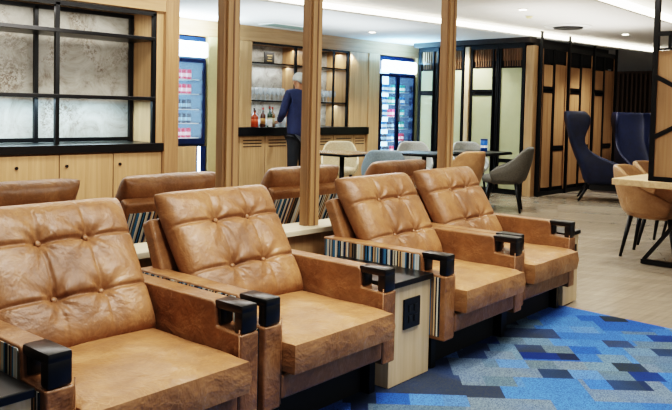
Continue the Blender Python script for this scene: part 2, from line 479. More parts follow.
def can(kind, loc, where, group):
    if kind not in cans:
        cans[kind] = obj('drink_can', can_bm(), CM[kind], smooth=True); o = cans[kind]
    else:
        o = cans[kind].copy(); C.objects.link(o)
    o.location = loc
    tag(o, f'{kind} and white drink can standing in the {where}', 'can', f'{kind} cans in the {where}')

def fridge(x0, x1, zb, label, doors, where, rows):
    w = (x1-x0)/2; cx = (x0+x1)/2
    t = thing('drinks_fridge', label, 'fridge', (cx, YB, 0))
    bm = BM()
    bx(bm, -w, -w+.05, .02, .6, zb, 2.23); bx(bm, w-.05, w, .02, .6, zb, 2.23)
    bx(bm, -w+.05, w-.05, .02, .6, 2.0, 2.23); bx(bm, -w+.05, w-.05, .02, .6, zb, zb+.08)
    obj('cabinet', bm, M['bluetrim'], t)
    obj('liner', bx(BM(), -w+.05, w-.05, .58, .6, zb+.08, 2.0), M['fint'], t)
    obj('light_sign', bx(BM(), -w+.07, w-.0, -.05, .019, 1.955, 2.165, .03, 4), M['sign'], t)
    dw = (2*w-.04)/doors
    for d in range(doors):
        a = -w+.02+dw*d; b = a+dw
        fr = BM()
        bx(fr, a, a+.045, -.02, .018, zb+.03, 1.93); bx(fr, b-.045, b, -.02, .018, zb+.03, 1.93)
        bx(fr, a+.045, b-.045, -.02, .018, zb+.03, zb+.1); bx(fr, a+.045, b-.045, -.02, .018, 1.88, 1.93)
        do = obj('door', fr, M['bluetrim'], t)
        obj('glass_pane', bx(BM(), a+.045, b-.045, -.005, .002, zb+.1, 1.88), M['glassd'], do)
        obj('led_strip', bx(BM(), a+.05, a+.10, .03, .05, zb+.12, 1.86), M['led'], do)
        obj('door_handle', bx(BM(), a+.015, a+.03, -.05, -.02, 1.1, 1.5), M['steel'], do)
    for r, (z, kinds) in enumerate(rows):
        sh = BM(); bx(sh, -w+.052, w-.052, .08, .56, z-.012, z-.002)
        obj('shelf', sh, M['white'], t)
        n = int((2*w-.18)/.082)
        for i in range(n):
            k = kinds[(i*len(kinds))//n]
            can(k, (cx-w+.11+i*.082, YB+.14, z-.001), where, None)
    return t
fridge(5.22, 6.25, .75, 'tall glass fridge of red cans with glowing header sign beside the left cupboard', 1, 'left-hand fridge',
       [(.86, ['pink', 'red']), (1.06, ['dark']), (1.25, ['dark']), (1.46, ['red']), (1.66, ['red'])])
fridge(9.92, 10.93, .02, 'two-door glass drinks fridge with glowing header sign at the end of the bar', 2, 'right-hand fridge',
       [(.3, ['dark', 'blue']), (.52, ['dark', 'red']), (.74, ['dark', 'blue', 'red']), (.96, ['blue', 'dark', 'green']), (1.18, ['blue', 'pink', 'green']), (1.4, ['blue', 'green', 'blue']), (1.62, ['blue', 'green'])])
struct('trim_9', bx(BM(), 5.2, 6.08, YB-.04, YB+.3, 0, .745), M['wood'], bevel=.004)
t = thing('light_bar', 'thin blue white light bar beside the oak panel under the left fridge', 'light', (6.13, YB-.03, 0))
obj('tube', bx(BM(), -.012, .012, -.01, .01, .1, .74), M['led'], t)
obj('backing', bx(BM(), -.03, .12, .012, .03, .02, .745), M['bluetrim'], t)

# ------------------------------------------------------------------ left cupboard with shelving
YC = 5.8
pier('trim_10', 3.83, 3.975, YC-.02, 6.35, 0, Z1, M['woodp'])
pier('trim_11', -3, 3.829, YC-.02, 6.35, 2.13, Z1, M['woodh'])
struct('wall_cupboard', bx(BM(), -3, 3.829, 6.28, 6.34, 0, 2.13), M['stone'])
struct('trim_12', bx(BM(), 3.76, 3.829, YC+.02, 6.28, .957, 2.13), M['wood'])
n_ = 0
cl = ['oak cupboard door unit rightmost beside the corner post', 'oak cupboard door unit second from the corner post', 'oak cupboard door unit with black lock at the left edge of the photo',
      'oak cupboard unit fourth from the corner post', 'oak cupboard unit just past the left edge', 'oak cupboard unit furthest left']
for i in range(4):
    x1 = 3.825-.485*i; x0 = x1-.483
    t = thing('cupboard_unit', cl[i], 'cabinet', ((x0+x1)/2, 6.04, 0), 0, 'oak cupboards under the black counter')
    w = .2415
    obj('body', bx(BM(), -w, w, -.2, .23, 0, .882), M['woodp'], t)
    d = obj('door', bx(BM(), -w+.004, w-.004, -.222, -.202, .08, .872), M['wood'], t, bevel=.002)
    obj('lock', tube(BM(), (-w+.06 if i != 2 else w-.35, -.235, .78), (-w+.06 if i != 2 else w-.35, -.222, .78), .013), M['chrome'], d)
ct = obj('cupboard_counter', bx(BM(), 1.8, 3.827, 5.79, 6.275, .887, .955), M['black'], bevel=.004)
tag(ct, 'glossy black counter on top of the oak cupboards at left', 'counter')
t = thing('display_shelf', 'black metal grid shelving standing on the black counter at left', 'shelf', (2.03, 6.0, .956))
for x in (-.12, .80, 1.70):
    for y in (-.18, .20):
        obj('upright', bx(BM(), x-.017, x+.017, y-.017, y+.017, 0, 1.15), M['blackm'], t)
for z in (.40, .93):
    obj('shelf_board', bx(BM(), -.2, 1.715, -.2, .22, z-.02, z+.012), M['black'], t, bevel=.003)
bm = BM()
for y in (-.18, .20): bx(bm, -.2, 1.715, y-.017, y+.017, 1.13, 1.165)
obj('top_rail', bm, M['blackm'], t)
bm = BM(); 
bx(bm, -.2, 1.715, .185, .215, .005, .04)
obj('bottom_rail', bm, M['blackm'], t)

# ------------------------------------------------------------------ low partition and posts
PR = math.radians(1.5)
bm = BM(); bx(bm, -2.5, 4.62, 3.12, 3.25, 0, .57)
struct('wall_partition', bm, M['wood'], bevel=.004)
le = obj('partition_ledge', bx(BM(), -2.52, 4.64, 3.07, 3.30, .571, .602), M['ledge'], bevel=.004)
tag(le, 'pale wooden ledge capping the low partition between the two armchair rows', 'ledge')
def post(x, label):
    t = thing('wooden_post', label, 'post', (x, 3.185, .603), 0)
    bm = BM(); bx(bm, -.037, .037, -.045, .045, 0, Z3-.604)
    obj('shaft', bm, M['woodpost_lit'], t, bevel=.004)
    for dx in (-.0455, .0455):
        obj('side_fillet', bx(BM(), dx-.008, dx+.008, -.028, .028, 0, Z3-.604), M['woodp'], t, bevel=.002)
    obj('groove_strip', bx(BM(), -.005, .005, -.0475, -.0455, 0, Z3-.604), M['woodd'], t)
post(2.50, 'tall oak post leftmost of the three, left of the bar counter')
post(3.125, 'tall oak post in the middle, just right of the barman')
post(4.50, 'tall oak post rightmost of the three, behind the third armchair')

# ------------------------------------------------------------------ leather armchair (front at y=0, back at +y)
def soft_box(x0, x1, y0, y1, z0, z1, r=.02, seg=3):
    return bx(BM(), x0, x1, y0, y1, z0, z1, r, seg)

def seat_bm(w, y0, y1, z0, z1):
    """seat cushion: rounded slab with crowned top, drooping front edge"""
    bm = BM(); NX, NY = 22, 22
    def pt(u, v, top):
        x = (u-.5)*w; y = y0+(y1-y0)*v
        ex = 1-abs(2*u-1)**14; ey = 1-abs(2*v-1)**16
        e = max(0, ex)*max(0, ey)
        crown = .016*(1-(2*u-1)**2)*(1-(2*v-1)**2)
        if top:
            z = z1-.014+.014*math.sqrt(e)+crown
            z += .005*math.sin(13*u+5*v)*math.sin(7*v+u)*e
        else:
            z = z0+.01-.01*math.sqrt(e)
        s = 1-.02*(1-math.sqrt(e))
        return (x*s, y, z)
    top = [[bm.verts.new(pt(i/NX, j/NY, True)) for i in range(NX+1)] for j in range(NY+1)]
    bot = [[bm.verts.new(pt(i/NX, j/NY, False)) for i in range(NX+1)] for j in range(NY+1)]
    for j in range(NY):
        for i in range(NX):
            bm.faces.new((top[j][i], top[j][i+1], top[j+1][i+1], top[j+1][i]))
            bm.faces.new((bot[j][i], bot[j+1][i], bot[j+1][i+1], bot[j][i+1]))
    loop_t = [top[0][i] for i in range(NX+1)]+[top[j][NX] for j in range(1, NY+1)]+[top[NY][i] for i in range(NX-1, -1, -1)]+[top[j][0] for j in range(NY-1, 0, -1)]
    loop_b = [bot[0][i] for i in range(NX+1)]+[bot[j][NX] for j in range(1, NY+1)]+[bot[NY][i] for i in range(NX-1, -1, -1)]+[bot[j][0] for j in range(NY-1, 0, -1)]
    n = len(loop_t)
    # bulged side wall
    mid = []
    cx, cy = 0, (y0+y1)/2
    for a, b in zip(loop_t, loop_b):
        p = (a.co+b.co)/2; d = Vector((p.x/(w/2), (p.y-cy)/((y1-y0)/2), 0))
        p = p+Vector((max(-1, min(1, d.x))**5*.008, max(-1, min(1, d.y))**5*.008, 0))
        mid.append(bm.verts.new(p))
    for k in range(n):
        m = (k+1) % n
        bm.faces.new((loop_t[k], loop_t[m], mid[m], mid[k])); bm.faces.new((mid[k], mid[m], loop_b[m], loop_b[k]))
    return bm

BU = (.37, .665); BV = (.32, .70)
def back_bm(w, h, th):
    """tufted cushion in local uv: x width, z height, front at -y"""
    bm = BM(); N = 110
    def front(u, v):
        x = (u-.5)*w; z = v*h
        ex = max(0, 1-abs(2*u-1)**8); ey = max(0, 1-abs(2*v-1)**9)
        e = (ex*ey)**.5
        d = th*.44*e
        # quilted swelling between seams
        def cell(t, cuts):
            c = [0]+list(cuts)+[1]
            for a, b in zip(c, c[1:]):
                if a <= t <= b: return math.sin(PI*(t-a)/(b-a))**.6 if b > a else 0
            return 0
        d += .007*cell(u, BU)*cell(v, BV)*e
        for bv in BV: d -= .014*math.exp(-((v-bv)*h/.008)**2)*e
        for bu in BU: d -= .008*math.exp(-((u-bu)*w/.006)**2)*e*(1 if BV[0] <= v <= BV[1] else .35)
        for bu in BU:
            for bv in BV:
                r2 = ((u-bu)*w)**2+((v-bv)*h)**2
                d -= .026*math.exp(-r2/.0014)*e
                # pull wrinkles radiating from button
                an = math.atan2((v-bv)*h, (u-bu)*w)
                d += .005*math.cos(an*7+bu*9)*math.exp(-r2/.009)*(1-math.exp(-r2/.0006))*e
        # sag
        d += .012*(1-v)*e
        return Vector((x*(1-.015*(1-e))*(1+.06*v), -d, z))
    def back(u, v):
        x = (u-.5)*w; z = v*h
        ex = max(0, 1-abs(2*u-1)**8); ey = max(0, 1-abs(2*v-1)**9)
        return Vector((x*.985*(1+.06*v), th*.45*(ex*ey)**.5, z))
    F = [[bm.verts.new(front(i/N, j/N)) for i in range(N+1)] for j in range(N+1)]
    B = [[None]*(N+1) for _ in range(N+1)]
    for j in range(N+1):
        for i in range(N+1):
            B[j][i] = F[j][i] if (i in (0, N) or j in (0, N)) else bm.verts.new(back(i/N, j/N))
    for j in range(N):
        for i in range(N):
            bm.faces.new((F[j][i], F[j][i+1], F[j+1][i+1], F[j+1][i]))
            f = (B[j][i], B[j+1][i], B[j+1][i+1], B[j][i+1])
            if len(set(f)) >= 3:
                try: bm.faces.new(f)
                except ValueError: pass
    return bm

CW, AW = .82, .09
def arm_parts(s, root):
    """s=-1 left arm, +1 right arm; local x from centre"""
    xo = s*CW/2; xi = s*(CW/2-AW)
    x0, x1 = min(xo, xi), max(xo, xi)
    # profile polygon (y,z)
    prof = [(0, .16), (.80, .16), (.80, .578), (.155, .578), (.14, .568), (.135, .488), (.0, .480)]
    bm = BM()
    a = [bm.verts.new((x0, y, z)) for y, z in prof]; b = [bm.verts.new((x1, y, z)) for y, z in prof]
    bm.faces.new(a); bm.faces.new(b[::-1])
    for i in range(len(prof)):
        j = (i+1) % len(prof); bm.faces.new((a[i], a[j], b[j], b[i]))
    arm = obj('arm', bm, M['leather'], root, bevel=.007); arm.modifiers['b'].segments = 3
    # black lacquer grip: inverted U over the notch
    g = BM()
    bx(g, x0+.006, x1-.006, .0, .152, .551, .585, .009)
    bx(g, x0+.006, x1-.006, .0, .045, .482, .565, .009)
    bx(g, x0+.015, x1-.015, .125, .148, .492, .555, .003)
    obj('grip', g, M['black'], arm, auto=.6)
    # striped side panel with notch-following shape
    if True:
        g = BM(); e = xo+s*.0015
        pr = [(.03, .18), (.79, .18), (.79, .569), (.162, .569), (.152, .559), (.147, .478), (.03, .471)]
        a = [g.verts.new((xo-s*.004, y, z)) for y, z in pr]; b = [g.verts.new((xo+s*.003, y, z)) for y, z in pr]
        g.faces.new(a); g.faces.new(b[::-1])
        for i in range(len(pr)):
            j = (i+1) % len(pr); g.faces.new((a[i], a[j], b[j], b[i]))
        obj('side_panel', g, M['stripe'], arm)
    # front seam welt
    w = BM()
    tube(w, (xi-s*.002, .004, .17), (xi-s*.002, .004, .50), .003, n=6)
    obj('welt', w, M['leather'], arm, smooth=True)

def make_armchair(label):
    t = thing('leather_armchair', label, 'armchair')
    arm_parts(-1, t); arm_parts(1, t)
    iw = CW-2*AW-.006
    obj('seat_cushion', seat_bm(iw-.004, -.06, .60, .285, .42), M['leather2'], t, auto=.75)
    obj('apron', bx(BM(), -iw/2, iw/2, .0, .60, .185, .280, .012, 3), M['leather'], t)
    tilt = math.radians(-32)
    c = obj('back_cushion', back_bm(iw+.0, .585, .16), M['leather'], t, smooth=True)
    c.location = (0, .485, .398); c.rotation_euler = (tilt, 0, 0)
    for bu in BU:
        for bv in BV:
            b = BM(); bmesh.ops.create_uvsphere(b, u_segments=12, v_segments=8, radius=.0125, matrix=Matrix.Translation(((bu-.5)*iw*(1+.06*bv), -.046, bv*.585)) @ Matrix.Diagonal((1, .6, 1, 1)))
            obj('button', b, M['leather'], c, smooth=True)
    # edge piping round the cushion face
    # shell behind: two leather cheeks plus striped rear
    sh = BM(); bx(sh, -iw/2-.035, iw/2+.035, -.035, .035, 0, .52, .016, 3)
    s_ = obj('back_shell', sh, M['leather'], t); s_.location = (0, .615, .30); s_.rotation_euler = (math.radians(-24), 0, 0)
    sp = BM(); bx(sp, -iw/2-.005, iw/2+.005, .034, .038, .03, .46)
    obj('rear_panel', sp, M['stripe'], s_)
    # base
    obj('plinth', bx(BM(), -CW/2+.07, CW/2-.07, .14, .74, .0, .18), M['void'], t)
    for s in (-1, 1):
        obj('side_support', bx(BM(), s*(CW/2-.045)-.02, s*(CW/2-.045)+.02, .09, .74, .0, .16), M['blackm'], t)
    return t

RZ = .055
def rowpos(x): return (x, 2.0+(x-1.0)*.062)
def put(t, xc, dy=0):
    x, y = rowpos(xc); t.location = (x, y+dy, .009); t.rotation_euler = (0, 0, RZ)
ch = make_armchair('tan leather armchair nearest the camera at the left edge, small black table on its left')
put(ch, 1.355)
c2 = dup(ch, label='tan leather armchair second from left, its right arm beside the table with black socket'); put(c2, 2.208)
c3 = dup(ch, label='tan leather armchair third from left, its striped outer arm facing the socket table'); put(c3, 3.415, -.025)
c4 = dup(ch, label='tan leather armchair farthest right in the front row beside the pale floor'); put(c4, 4.245, .01)
# second row, backs to the camera
for i, (x, y, rz, lb) in enumerate([
        (1.56, 4.45, PI, 'tan leather armchair facing away behind the nearest front armchair, at left edge'),
        (2.45, 4.42, PI, 'tan leather armchair facing away, seen left of the leftmost oak post'),
        (3.50, 4.42, PI, 'tan leather armchair facing away behind the middle oak post'),
        (4.56, 4.45, PI, 'tan leather armchair facing away behind the third front armchair')]):
    d = dup(ch, (x, y, .001), rz+.03, lb)

def side_table(label, xc, w, y0=.0, socket=True, dy=0):
    x, y = rowpos(xc)
    t = thing('side_table', label, 'table', (x, y+dy, .009), RZ)
    h = .465
    bm = BM(); bx(bm, -w/2, w/2, .06, .62, 0, h)
    obj('body', bm, M['woodl'], t, bevel=.003)
    tp = BM(); bx(tp, -w/2-.004, w/2+.004, .045, .64, h+.001, h+.028)
    obj('table_top', tp, M['black'], t, bevel=.004)
    if socket:
        s = obj('socket_plate', bx(BM(), -.065, .07, .050, .0595, .255, .40, .004), M['black'], t)
        g = BM()
        for sx in (-.03, .015):
            for sz in (.285, .335):
                bx(g, sx, sx+.03, .046, .0495, sz, sz+.032)
        obj('socket_outlet', g, M['chrome'], s)
    return t
side_table('pale oak side table with black top and black power socket between the chair pairs', 2.827, .335, dy=.0)
side_table('pale oak side table with black top beyond the farthest front armchair', 4.79, .23, dy=.03)
side_table('side table with glossy black top left of the nearest armchair', .75, .35, dy=-.02)

# ------------------------------------------------------------------ tub chairs
def tub_bm(w=.29, d=.30, seat=.44, top=.82, arm=.60, th=.035, span=118):
    bm = BM(); NP, NZ = 30, 9
    rows = []
    for k in range(NP+1):
        ph = math.radians(-span+2*span*k/NP)     # 0 = back (+y)
        a = abs(math.degrees(ph))/span
        q_ = min(1, max(0, (a-.28)/.62)); hh = arm+(top-arm)*(.5+.5*math.cos(PI*q_))
        if a > .85: hh -= (a-.85)/.15*.07
        col = []
        for j in range(NZ+1):
            v = j/NZ; z = seat-.04+(hh-seat+.04)*v
            flare = .80+.2*min(1, v*1.6)**.7
            x = w*flare*math.sin(ph)
            y = d*flare*math.cos(ph)+.05*v*max(0, math.cos(ph))
            if abs(math.degrees(ph)) > 90: x = math.copysign(w*flare*(1-.05*(abs(math.degrees(ph))-90)/28), ph); y = -d*1.0*flare*math.sin(abs(ph)-PI/2)*1.6
            col.append(bm.verts.new((x, y, z)))
        rows.append(col)
    for a, b in zip(rows, rows[1:]):
        for j in range(NZ): bm.faces.new((a[j], b[j], b[j+1], a[j+1]))
    return bm

def make_tub(name, label, mat, group=None, top=.82, arm=.6, span=118):
    t = thing(name, label, 'chair', group=group)
    obj('shell', tub_bm(top=top, arm=arm, span=span), mat, t, smooth=True, solid=.035, sub=1)
    bm = BM()
    lathe(bm, [(0, .36), (.20, .36), (.245, .38), (.255, .43), (.235, .465), (.15, .478), (0, .48)], n=24)
    for v in bm.verts:
        v.co.y *= 1.06; v.co.y -= .03
    obj('seat', bm, mat, t, smooth=True)
    for sx in (-1, 1):
        for sy in (-1, 1):
            obj('leg', tube(BM(), (sx*.17, sy*.17-.02, .375), (sx*.225, sy*.235-.02, 0), .024, .014, 8), M['blackm'], t, smooth=True)
    return t

# communal table end with its tan chairs
tan = make_tub('tub_chair', 'tan leather tub chair tucked under the wooden table, nearest to the camera', M['tanv'], top=.83, arm=.60)
tan.location = (7.03, 2.63, 0.001); tan.rotation_euler = (0, 0, .12)
dup(tan, (7.75, 2.74, .001), .02, 'tan leather tub chair second along the far side of the wooden table')
dup(tan, (8.5, 2.76, .001), -.05, 'tan leather tub chair third along the wooden table, partly behind the screen')
t = thing('communal_table', 'long light oak table with black metal base at right edge', 'table', (6.24, 2.69, 0), 0)
obj('table_top', bx(BM(), 0, 3.6, -1.1, 0, .705, .76, .006), M['tabletop'], t)
fr = BM()
for x in (.30, 3.1):
    for y in (-.30,): pass
for nm, x in (('leg_frame', .36), ('leg_frame', 3.1)):
    fr = BM()
    bar(fr, (x, -.44, .704), (x, -.44, .03), .05, .05); bar(fr, (x, -.92, .704), (x, -.92, .03), .05, .05)
    bar(fr, (x, -.14, .025), (x, -1.05, .025), .045, .04)
    bar(fr, (x, -.16, .04), (x, -.44, .42), .03, .03); bar(fr, (x, -1.02, .04), (x, -.92, .42), .03, .03)
    bar(fr, (x, -.95, .69), (x, -.15, .69), .05, .02)
    obj(nm, fr, M['blackm'], t)
obj('foot_rail', bar(BM(), (.36, -.55, .04), (3.1, -.55, .04), .05, .05), M['blackm'], t)

# table divider screen, oak sheet in a black frame, stands on the table's end and runs to the ceiling
t = thing('divider_screen', 'tall oak screen in a black metal frame with diagonal bars at right edge', 'screen', (6.275, 2.39, .761), 0)
L = 1.0; Hs = Z3-.762
fr = BM()
bx(fr, -.02, .02, -.04, 0, 0, Hs); bx(fr, -.02, .02, -L, -L+.04, 0, Hs); bx(fr, -.02, .02, -L+.04, -.04, 0, .04)
bx(fr, -.02, .02, -L+.04, -.04, 1.19, 1.225)
obj('frame', fr, M['blackm'], t)
obj('oak_sheet', bx(BM(), -.006, .006, -L+.04, -.04, .04, 1.07), M['oakshade'], t)
obj('top_rail', bx(BM(), -.012, .012, -L+.04, -.04, 1.072, 1.09), M['blackm'], t)
g = BM()
bar(g, (-.018, -.03, .86), (-.018, -.40, .66), .014, .035); bar(g, (-.018, -.03, .36), (-.018, -.40, .56), .014, .035)
bar(g, (-.018, -.40, .66), (-.018, -.7, .50), .014, .035); bar(g, (-.018, -.40, .56), (-.018, -.7, .72), .014, .035)
obj('diagonal_bars', g, M['blackm'], t)
bm = BM(); bx(bm, -.014, .014, -.30, -.10, .0, .0)
bm.free()
g = BM(); bx(g, -.018, .018, -.135, -.12, 1.09, 1.19)
obj('short_bar', g, M['blackm'], t)
t = thing('napkin_holder', 'small black open frame box on the oak table below the screen', 'holder', (6.10+.36, 2.22, .761), 0)
fr = BM()
bx(fr, -.045, .045, .045, .055, 0, .085); bx(fr, -.045, .045, -.055, -.045, 0, .085); bx(fr, -.045, .045, -.045, .045, .075, .085); bx(fr, -.045, .045, -.045, .045, 0, .01)
obj('frame', fr, M['blackm'], t)

# ------------------------------------------------------------------ cafe tables and their chairs
def cafe_table(label, loc, rz, topm, w=.75, l=.75):
    t = thing('cafe_table', label, 'table', loc, rz)
    obj('table_top', bx(BM(), -w/2+.01, w/2-.01, -l/2+.01, l/2-.01, .735, .742), topm, t)
    bm = BM(); bx(bm, -w/2, w/2, -l/2, l/2, .705, .734)
    obj('top_edge', bm, M['black'], t, bevel=.004)
    obj('pedestal', tube(BM(), (0, 0, .02), (0, 0, .704), .032, n=14), M['blackm'], t, smooth=True)
    obj('foot', lathe(BM(), [(0, 0), (.24, 0), (.24, .012), (.05, .03), (0, .03)], n=24), M['blackm'], t)
    return t
cafe_table('square cafe table with brown stone top behind the middle oak post', (7.05, 6.60, 0), .1, M['stonetop'])
cafe_table('black edged cafe table in front of the right drinks fridge', (8.03, 6.02, 0), .1, M['blackm'], .66, .66)
cafe_table('black cafe table between the tan and dark grey tub chairs', (8.95, 5.85, 0), .1, M['blackm'], .8, .8)
gr = make_tub('tub_chair', 'dark grey tub chair with black legs on the pale floor', M['greyv'], top=.85, arm=.60, span=112)
gr.location = (8.72, 5.20, .001); gr.rotation_euler = (0, 0, math.radians(207))
def tubm(label, mat, loc, rz, name='tub_chair', top=.82):
    r = dup(gr, loc, math.radians(rz), label); r.scale = (.9, .9, .97)
    for c in r.children:
        if c.name.split('.')[0] in ('shell', 'seat'):
            c.data = c.data.copy(); c.data.materials[0] = mat
    return r
tubm('tan leather tub chair right behind the farthest front armchair', M['tanv'], (7.75, 5.25, .001), 165)
tubm('pale grey tub chair with light backrest beyond the black cafe table', M['greyp'], (9.8, 6.47, .001), -40)
tubm('beige tub chair left of the brown stone cafe table', M['beigev'], (7.86, 7.4, .001), -45)
tubm('blue grey tub chair, just its top seen above the rear armchair', M['bluev'], (7.0, 5.85, .001), 131)
tubm('grey tub chair in front of the two-door drinks fridge', M['greyp'], (8.92, 6.87, .001), -45)

def tin(label, loc):
    t = thing('blue_canister', label, 'canister', loc)
    obj('body', lathe(BM(), [(0, 0), (.05, 0), (.05, .15), (.045, .155), (0, .155)], n=18), plain('blue_tin', '#1d5fb4', .3), t, smooth=True)
    obj('lid', lathe(BM(), [(.051, .155), (.052, .156), (.052, .175), (0, .178)], n=18), plain('navy_lid', '#122c5c', .3), t)
    obj('white_band', lathe(BM(), [(.0508, .05), (.0512, .05), (.0512, .085), (.0508, .085)], n=18), M['white'], t)
tin('blue canister with white band standing on the black cafe table', (9.10, 5.78, .743))

# ------------------------------------------------------------------ screen panels
def screen(name, label, o, dx, cols, L, H=2.38, infill=None, top=2.04, post_h=None, group=None, slat=None):
    """panel lying along direction dx from o, cols = (a, b, [(z0, z1)...])"""
    t = thing(name, label, 'screen', (o[0], o[1], .001), math.atan2(dx[1], dx[0]), group)
    fr = BM()
    bx(fr, 0, .02, -.03, .03, 0, H); bx(fr, L-.02, L, -.03, .03, 0, H)
    bx(fr, .02, L-.02, -.03, .03, H-.07, H); bx(fr, .02, L-.02, -.03, .03, 0, .06)
    for a, b, zs in cols:
        bx(fr, a-.02, a, -.025, .025, .06, H-.07); bx(fr, b, b+.02, -.025, .025, .06, H-.07)
        for (z0, z1), (z2, z3) in zip(zs, zs[1:]):
            bx(fr, a, b, -.02, .02, z1, z1+.035); bx(fr, a, b, -.02, .02, z2-.035, z2)
    obj('frame', fr, M['blackm'], t)
    for a, b, zs in cols:
        for z0, z1 in zs:
            obj('panel', bx(BM(), a, b, -.012, .012, z0, z1), infill, t)
    if slat:
        for k in (.022, L-.048):
            obj('edge_board', bx(BM(), k, k+.026, -.033, -.026, .07, 2.3), M['oakshade'], t)
    sl = BM()
    bx(sl, .04, L-.04, .012, .02, 2.12, H-.07)
    for a, b, zs in cols:
        k = a+.05
        while k < b-.02:
            bx(sl, k, k+.012, -.01, .01, zs[-1][1]+.03, H-.07); k += .045
    obj('top_slats', sl, slat or M['woodd'], t)
    return t
dn = (0, -1)
XS = 10.5
screen('panel_screen', 'cream panelled black screen nearest the right drinks fridge', (XS, 8.02), dn, [(.05, .30, [(.08, 1.56), (1.64, 1.98)])], .42, infill=M['cream'])
screen('panel_screen', 'cream panelled black screen just right of the rightmost oak post', (XS, 7.55), dn, [(.10, .42, [(.08, 1.98)])], .46, infill=M['cream'])
screen('panel_screen', 'wide cream panelled black screen with a gap band high up', (XS, 6.95), dn, [(.04, .41, [(.08, 1.56), (1.66, 2.0)])], .50, infill=M['cream'])
screen('panel_screen', 'cream panelled black screen behind the dark grey tub chair', (XS, 6.44), dn, [(.06, .43, [(.08, .50), (.56, 2.0)])], .48, infill=M['cream'])
struct('trim_14', bx(BM(), XS-.05, XS+.05, 6.97, 7.05, 0, 2.36), M['woodl'], bevel=.003)
struct('trim_15', bx(BM(), XS-.03, XS+.10, 5.80, 5.94, 0, 2.34), M['wood'], bevel=.004)
bm = BM(); bx(bm, XS-.08, XS+.08, 5.83, 8.1, 2.39, Z1)
struct('trim_16', bm, M['paint'])
zsA = [(.12, 1.62), (1.72, 2.06)]; zsB = [(.12, .70), (.78, 2.08)]
lab = ['oak panelled black screen left of the navy wing chair', 'oak panelled black screen behind the head of the navy wing chair', 'oak panelled black screen at far end by the second navy chair']
for i, (a, b, c) in enumerate([(10.62, 11.48, [(.09, .40, zsA), (.465, .835, zsB)]), (11.54, 12.40, [(.05, .415, zsA), (.475, .84, zsB)]), (12.46, 13.30, [(.05, .405, zsA), (.455, .82, zsB)])]):
    screen('panel_screen', lab[i], (a, 5.78), (1, 0), c, b-a, infill=M['oakshade'], slat=M['void'])
for i, x in enumerate((10.585, 11.51, 12.43, 13.33)):
    p = obj('black_pole', bx(BM(), x-.018, x+.018, 5.72, 5.755, 0, Z2-.02), M['blackm'])
    tag(p, ['black pole at the oak corner of the screen wall', 'black pole between first and second oak screens', 'black pole between second and third oak screens', 'black pole at the far end of the oak screens'][i], 'pole')

# far end: dark slatted wall with framed openings
t = thing('framed_window', 'black framed oak panel on the dark far wall at right', 'window', (19.9, 4.95, 0))
for i, yy in enumerate((0, -.8)):
    f = BM(); bx(f, -.05, .05, yy-.03, yy+.03, .6, 2.1)
    bx(f, -.05, .05, yy-.7, yy-.03, 2.04, 2.1); bx(f, -.05, .05, yy-.7, yy-.03, 1.3, 1.36); bx(f, -.05, .05, yy-.7, yy-.03, .6, .66)
    obj('frame', f, M['blackm'], t)
    obj('panel', bx(BM(), -.02, .02, yy-.64, yy-.08, .7, 2.0), M['panelw'], t)
bm = BM(); y = 5.1
while y < 8.5:
    bx(bm, 19.9, 19.96, y, y+.05, 0, 2.4); y += .12
tag(obj('wall_slats', bm, M['woodd']), 'dark vertical wood slats on the far wall', 'slats')

# ------------------------------------------------------------------ navy wing chairs
def make_wing(label):
    t = thing('wing_chair', label, 'armchair')
    # U sections, back at +y, open toward -y
    #      z    halfw back_y wing
    sec = [(.26, .30, .16, .50), (.40, .33, .19, .56), (.52, .34, .23, .50), (.60, .34, .26, .30), (.70, .32, .30, .12), (.84, .30, .345, .05), (.98, .30, .385, .07), (1.12, .32, .42, .15), (1.22, .335, .445, .20), (1.32, .33, .455, .20), (1.385, .29, .46, .14)]
    bm = BM(); rows = []; N = 24
    for z, hw, by, wg in sec:
        col = []
        for k in range(N+1):
            u = -1+2*k/N
            if abs(u) < .5:
                a = u/.5*PI/2*.999
                x = hw*math.copysign(abs(math.sin(a))**.7, a); y = by-.0-(1-math.cos(a)**.8)*hw*.35
            else:
                q = (abs(u)-.5)/.5
                x = math.copysign(hw*(1+.05*math.sin(q*PI/2)), u); y = by-hw*.35-q*wg
            col.append(bm.verts.new((x, y, z+ (0 if abs(u) < .5 else 0))))
        rows.append(col)
    for a, b in zip(rows, rows[1:]):
        for k in range(N): bm.faces.new((a[k], a[k+1], b[k+1], b[k]))
    obj('shell', bm, M['navy'], t, smooth=True, solid=.06, sub=1)
    s = seat_bm(.60, -.42, .10, .33, .46)
    obj('seat_cushion', s, M['navy'], t, smooth=True)
    obj('seat_base', bx(BM(), -.27, .27, -.36, .12, .17, .325, .02, 3), M['void'], t)
    for sx in (-1, 1):
        for sy in (-1, 1):
            obj('leg', tube(BM(), (sx*.2, -.06+sy*.2, .24), (sx*.3, -.06+sy*.32, 0), .025, .015, 8), M['blackm'], t, smooth=True)
    return t
wc = make_wing('navy velvet high wing chair in front of the oak screens, facing right')
wc.location = (11.0, 4.95, .001); wc.rotation_euler = (0, 0, math.radians(27)); wc.scale = (1, 1.1, .97)
w2 = dup(wc, (12.6, 4.98, .0045), math.radians(-38), 'navy velvet wing chair further back, turned toward the camera')
w2.scale = (.95, .95, .97)
t = thing('coffee_table', 'low dark table in front of the further navy wing chair', 'table', (11.9, 4.45, .001))
obj('table_top', lathe(BM(), [(0, .50), (.26, .50), (.26, .53), (0, .53)], n=24), M['blackm'], t)
obj('pedestal', tube(BM(), (0, 0, .02), (0, 0, .5), .03), M['blackm'], t)
obj('foot', lathe(BM(), [(0, 0), (.2, 0), (.2, .015), (0, .02)], n=24), M['blackm'], t)
tin('blue canister with white band on the low table between the navy chairs', (11.9, 4.45, .532))

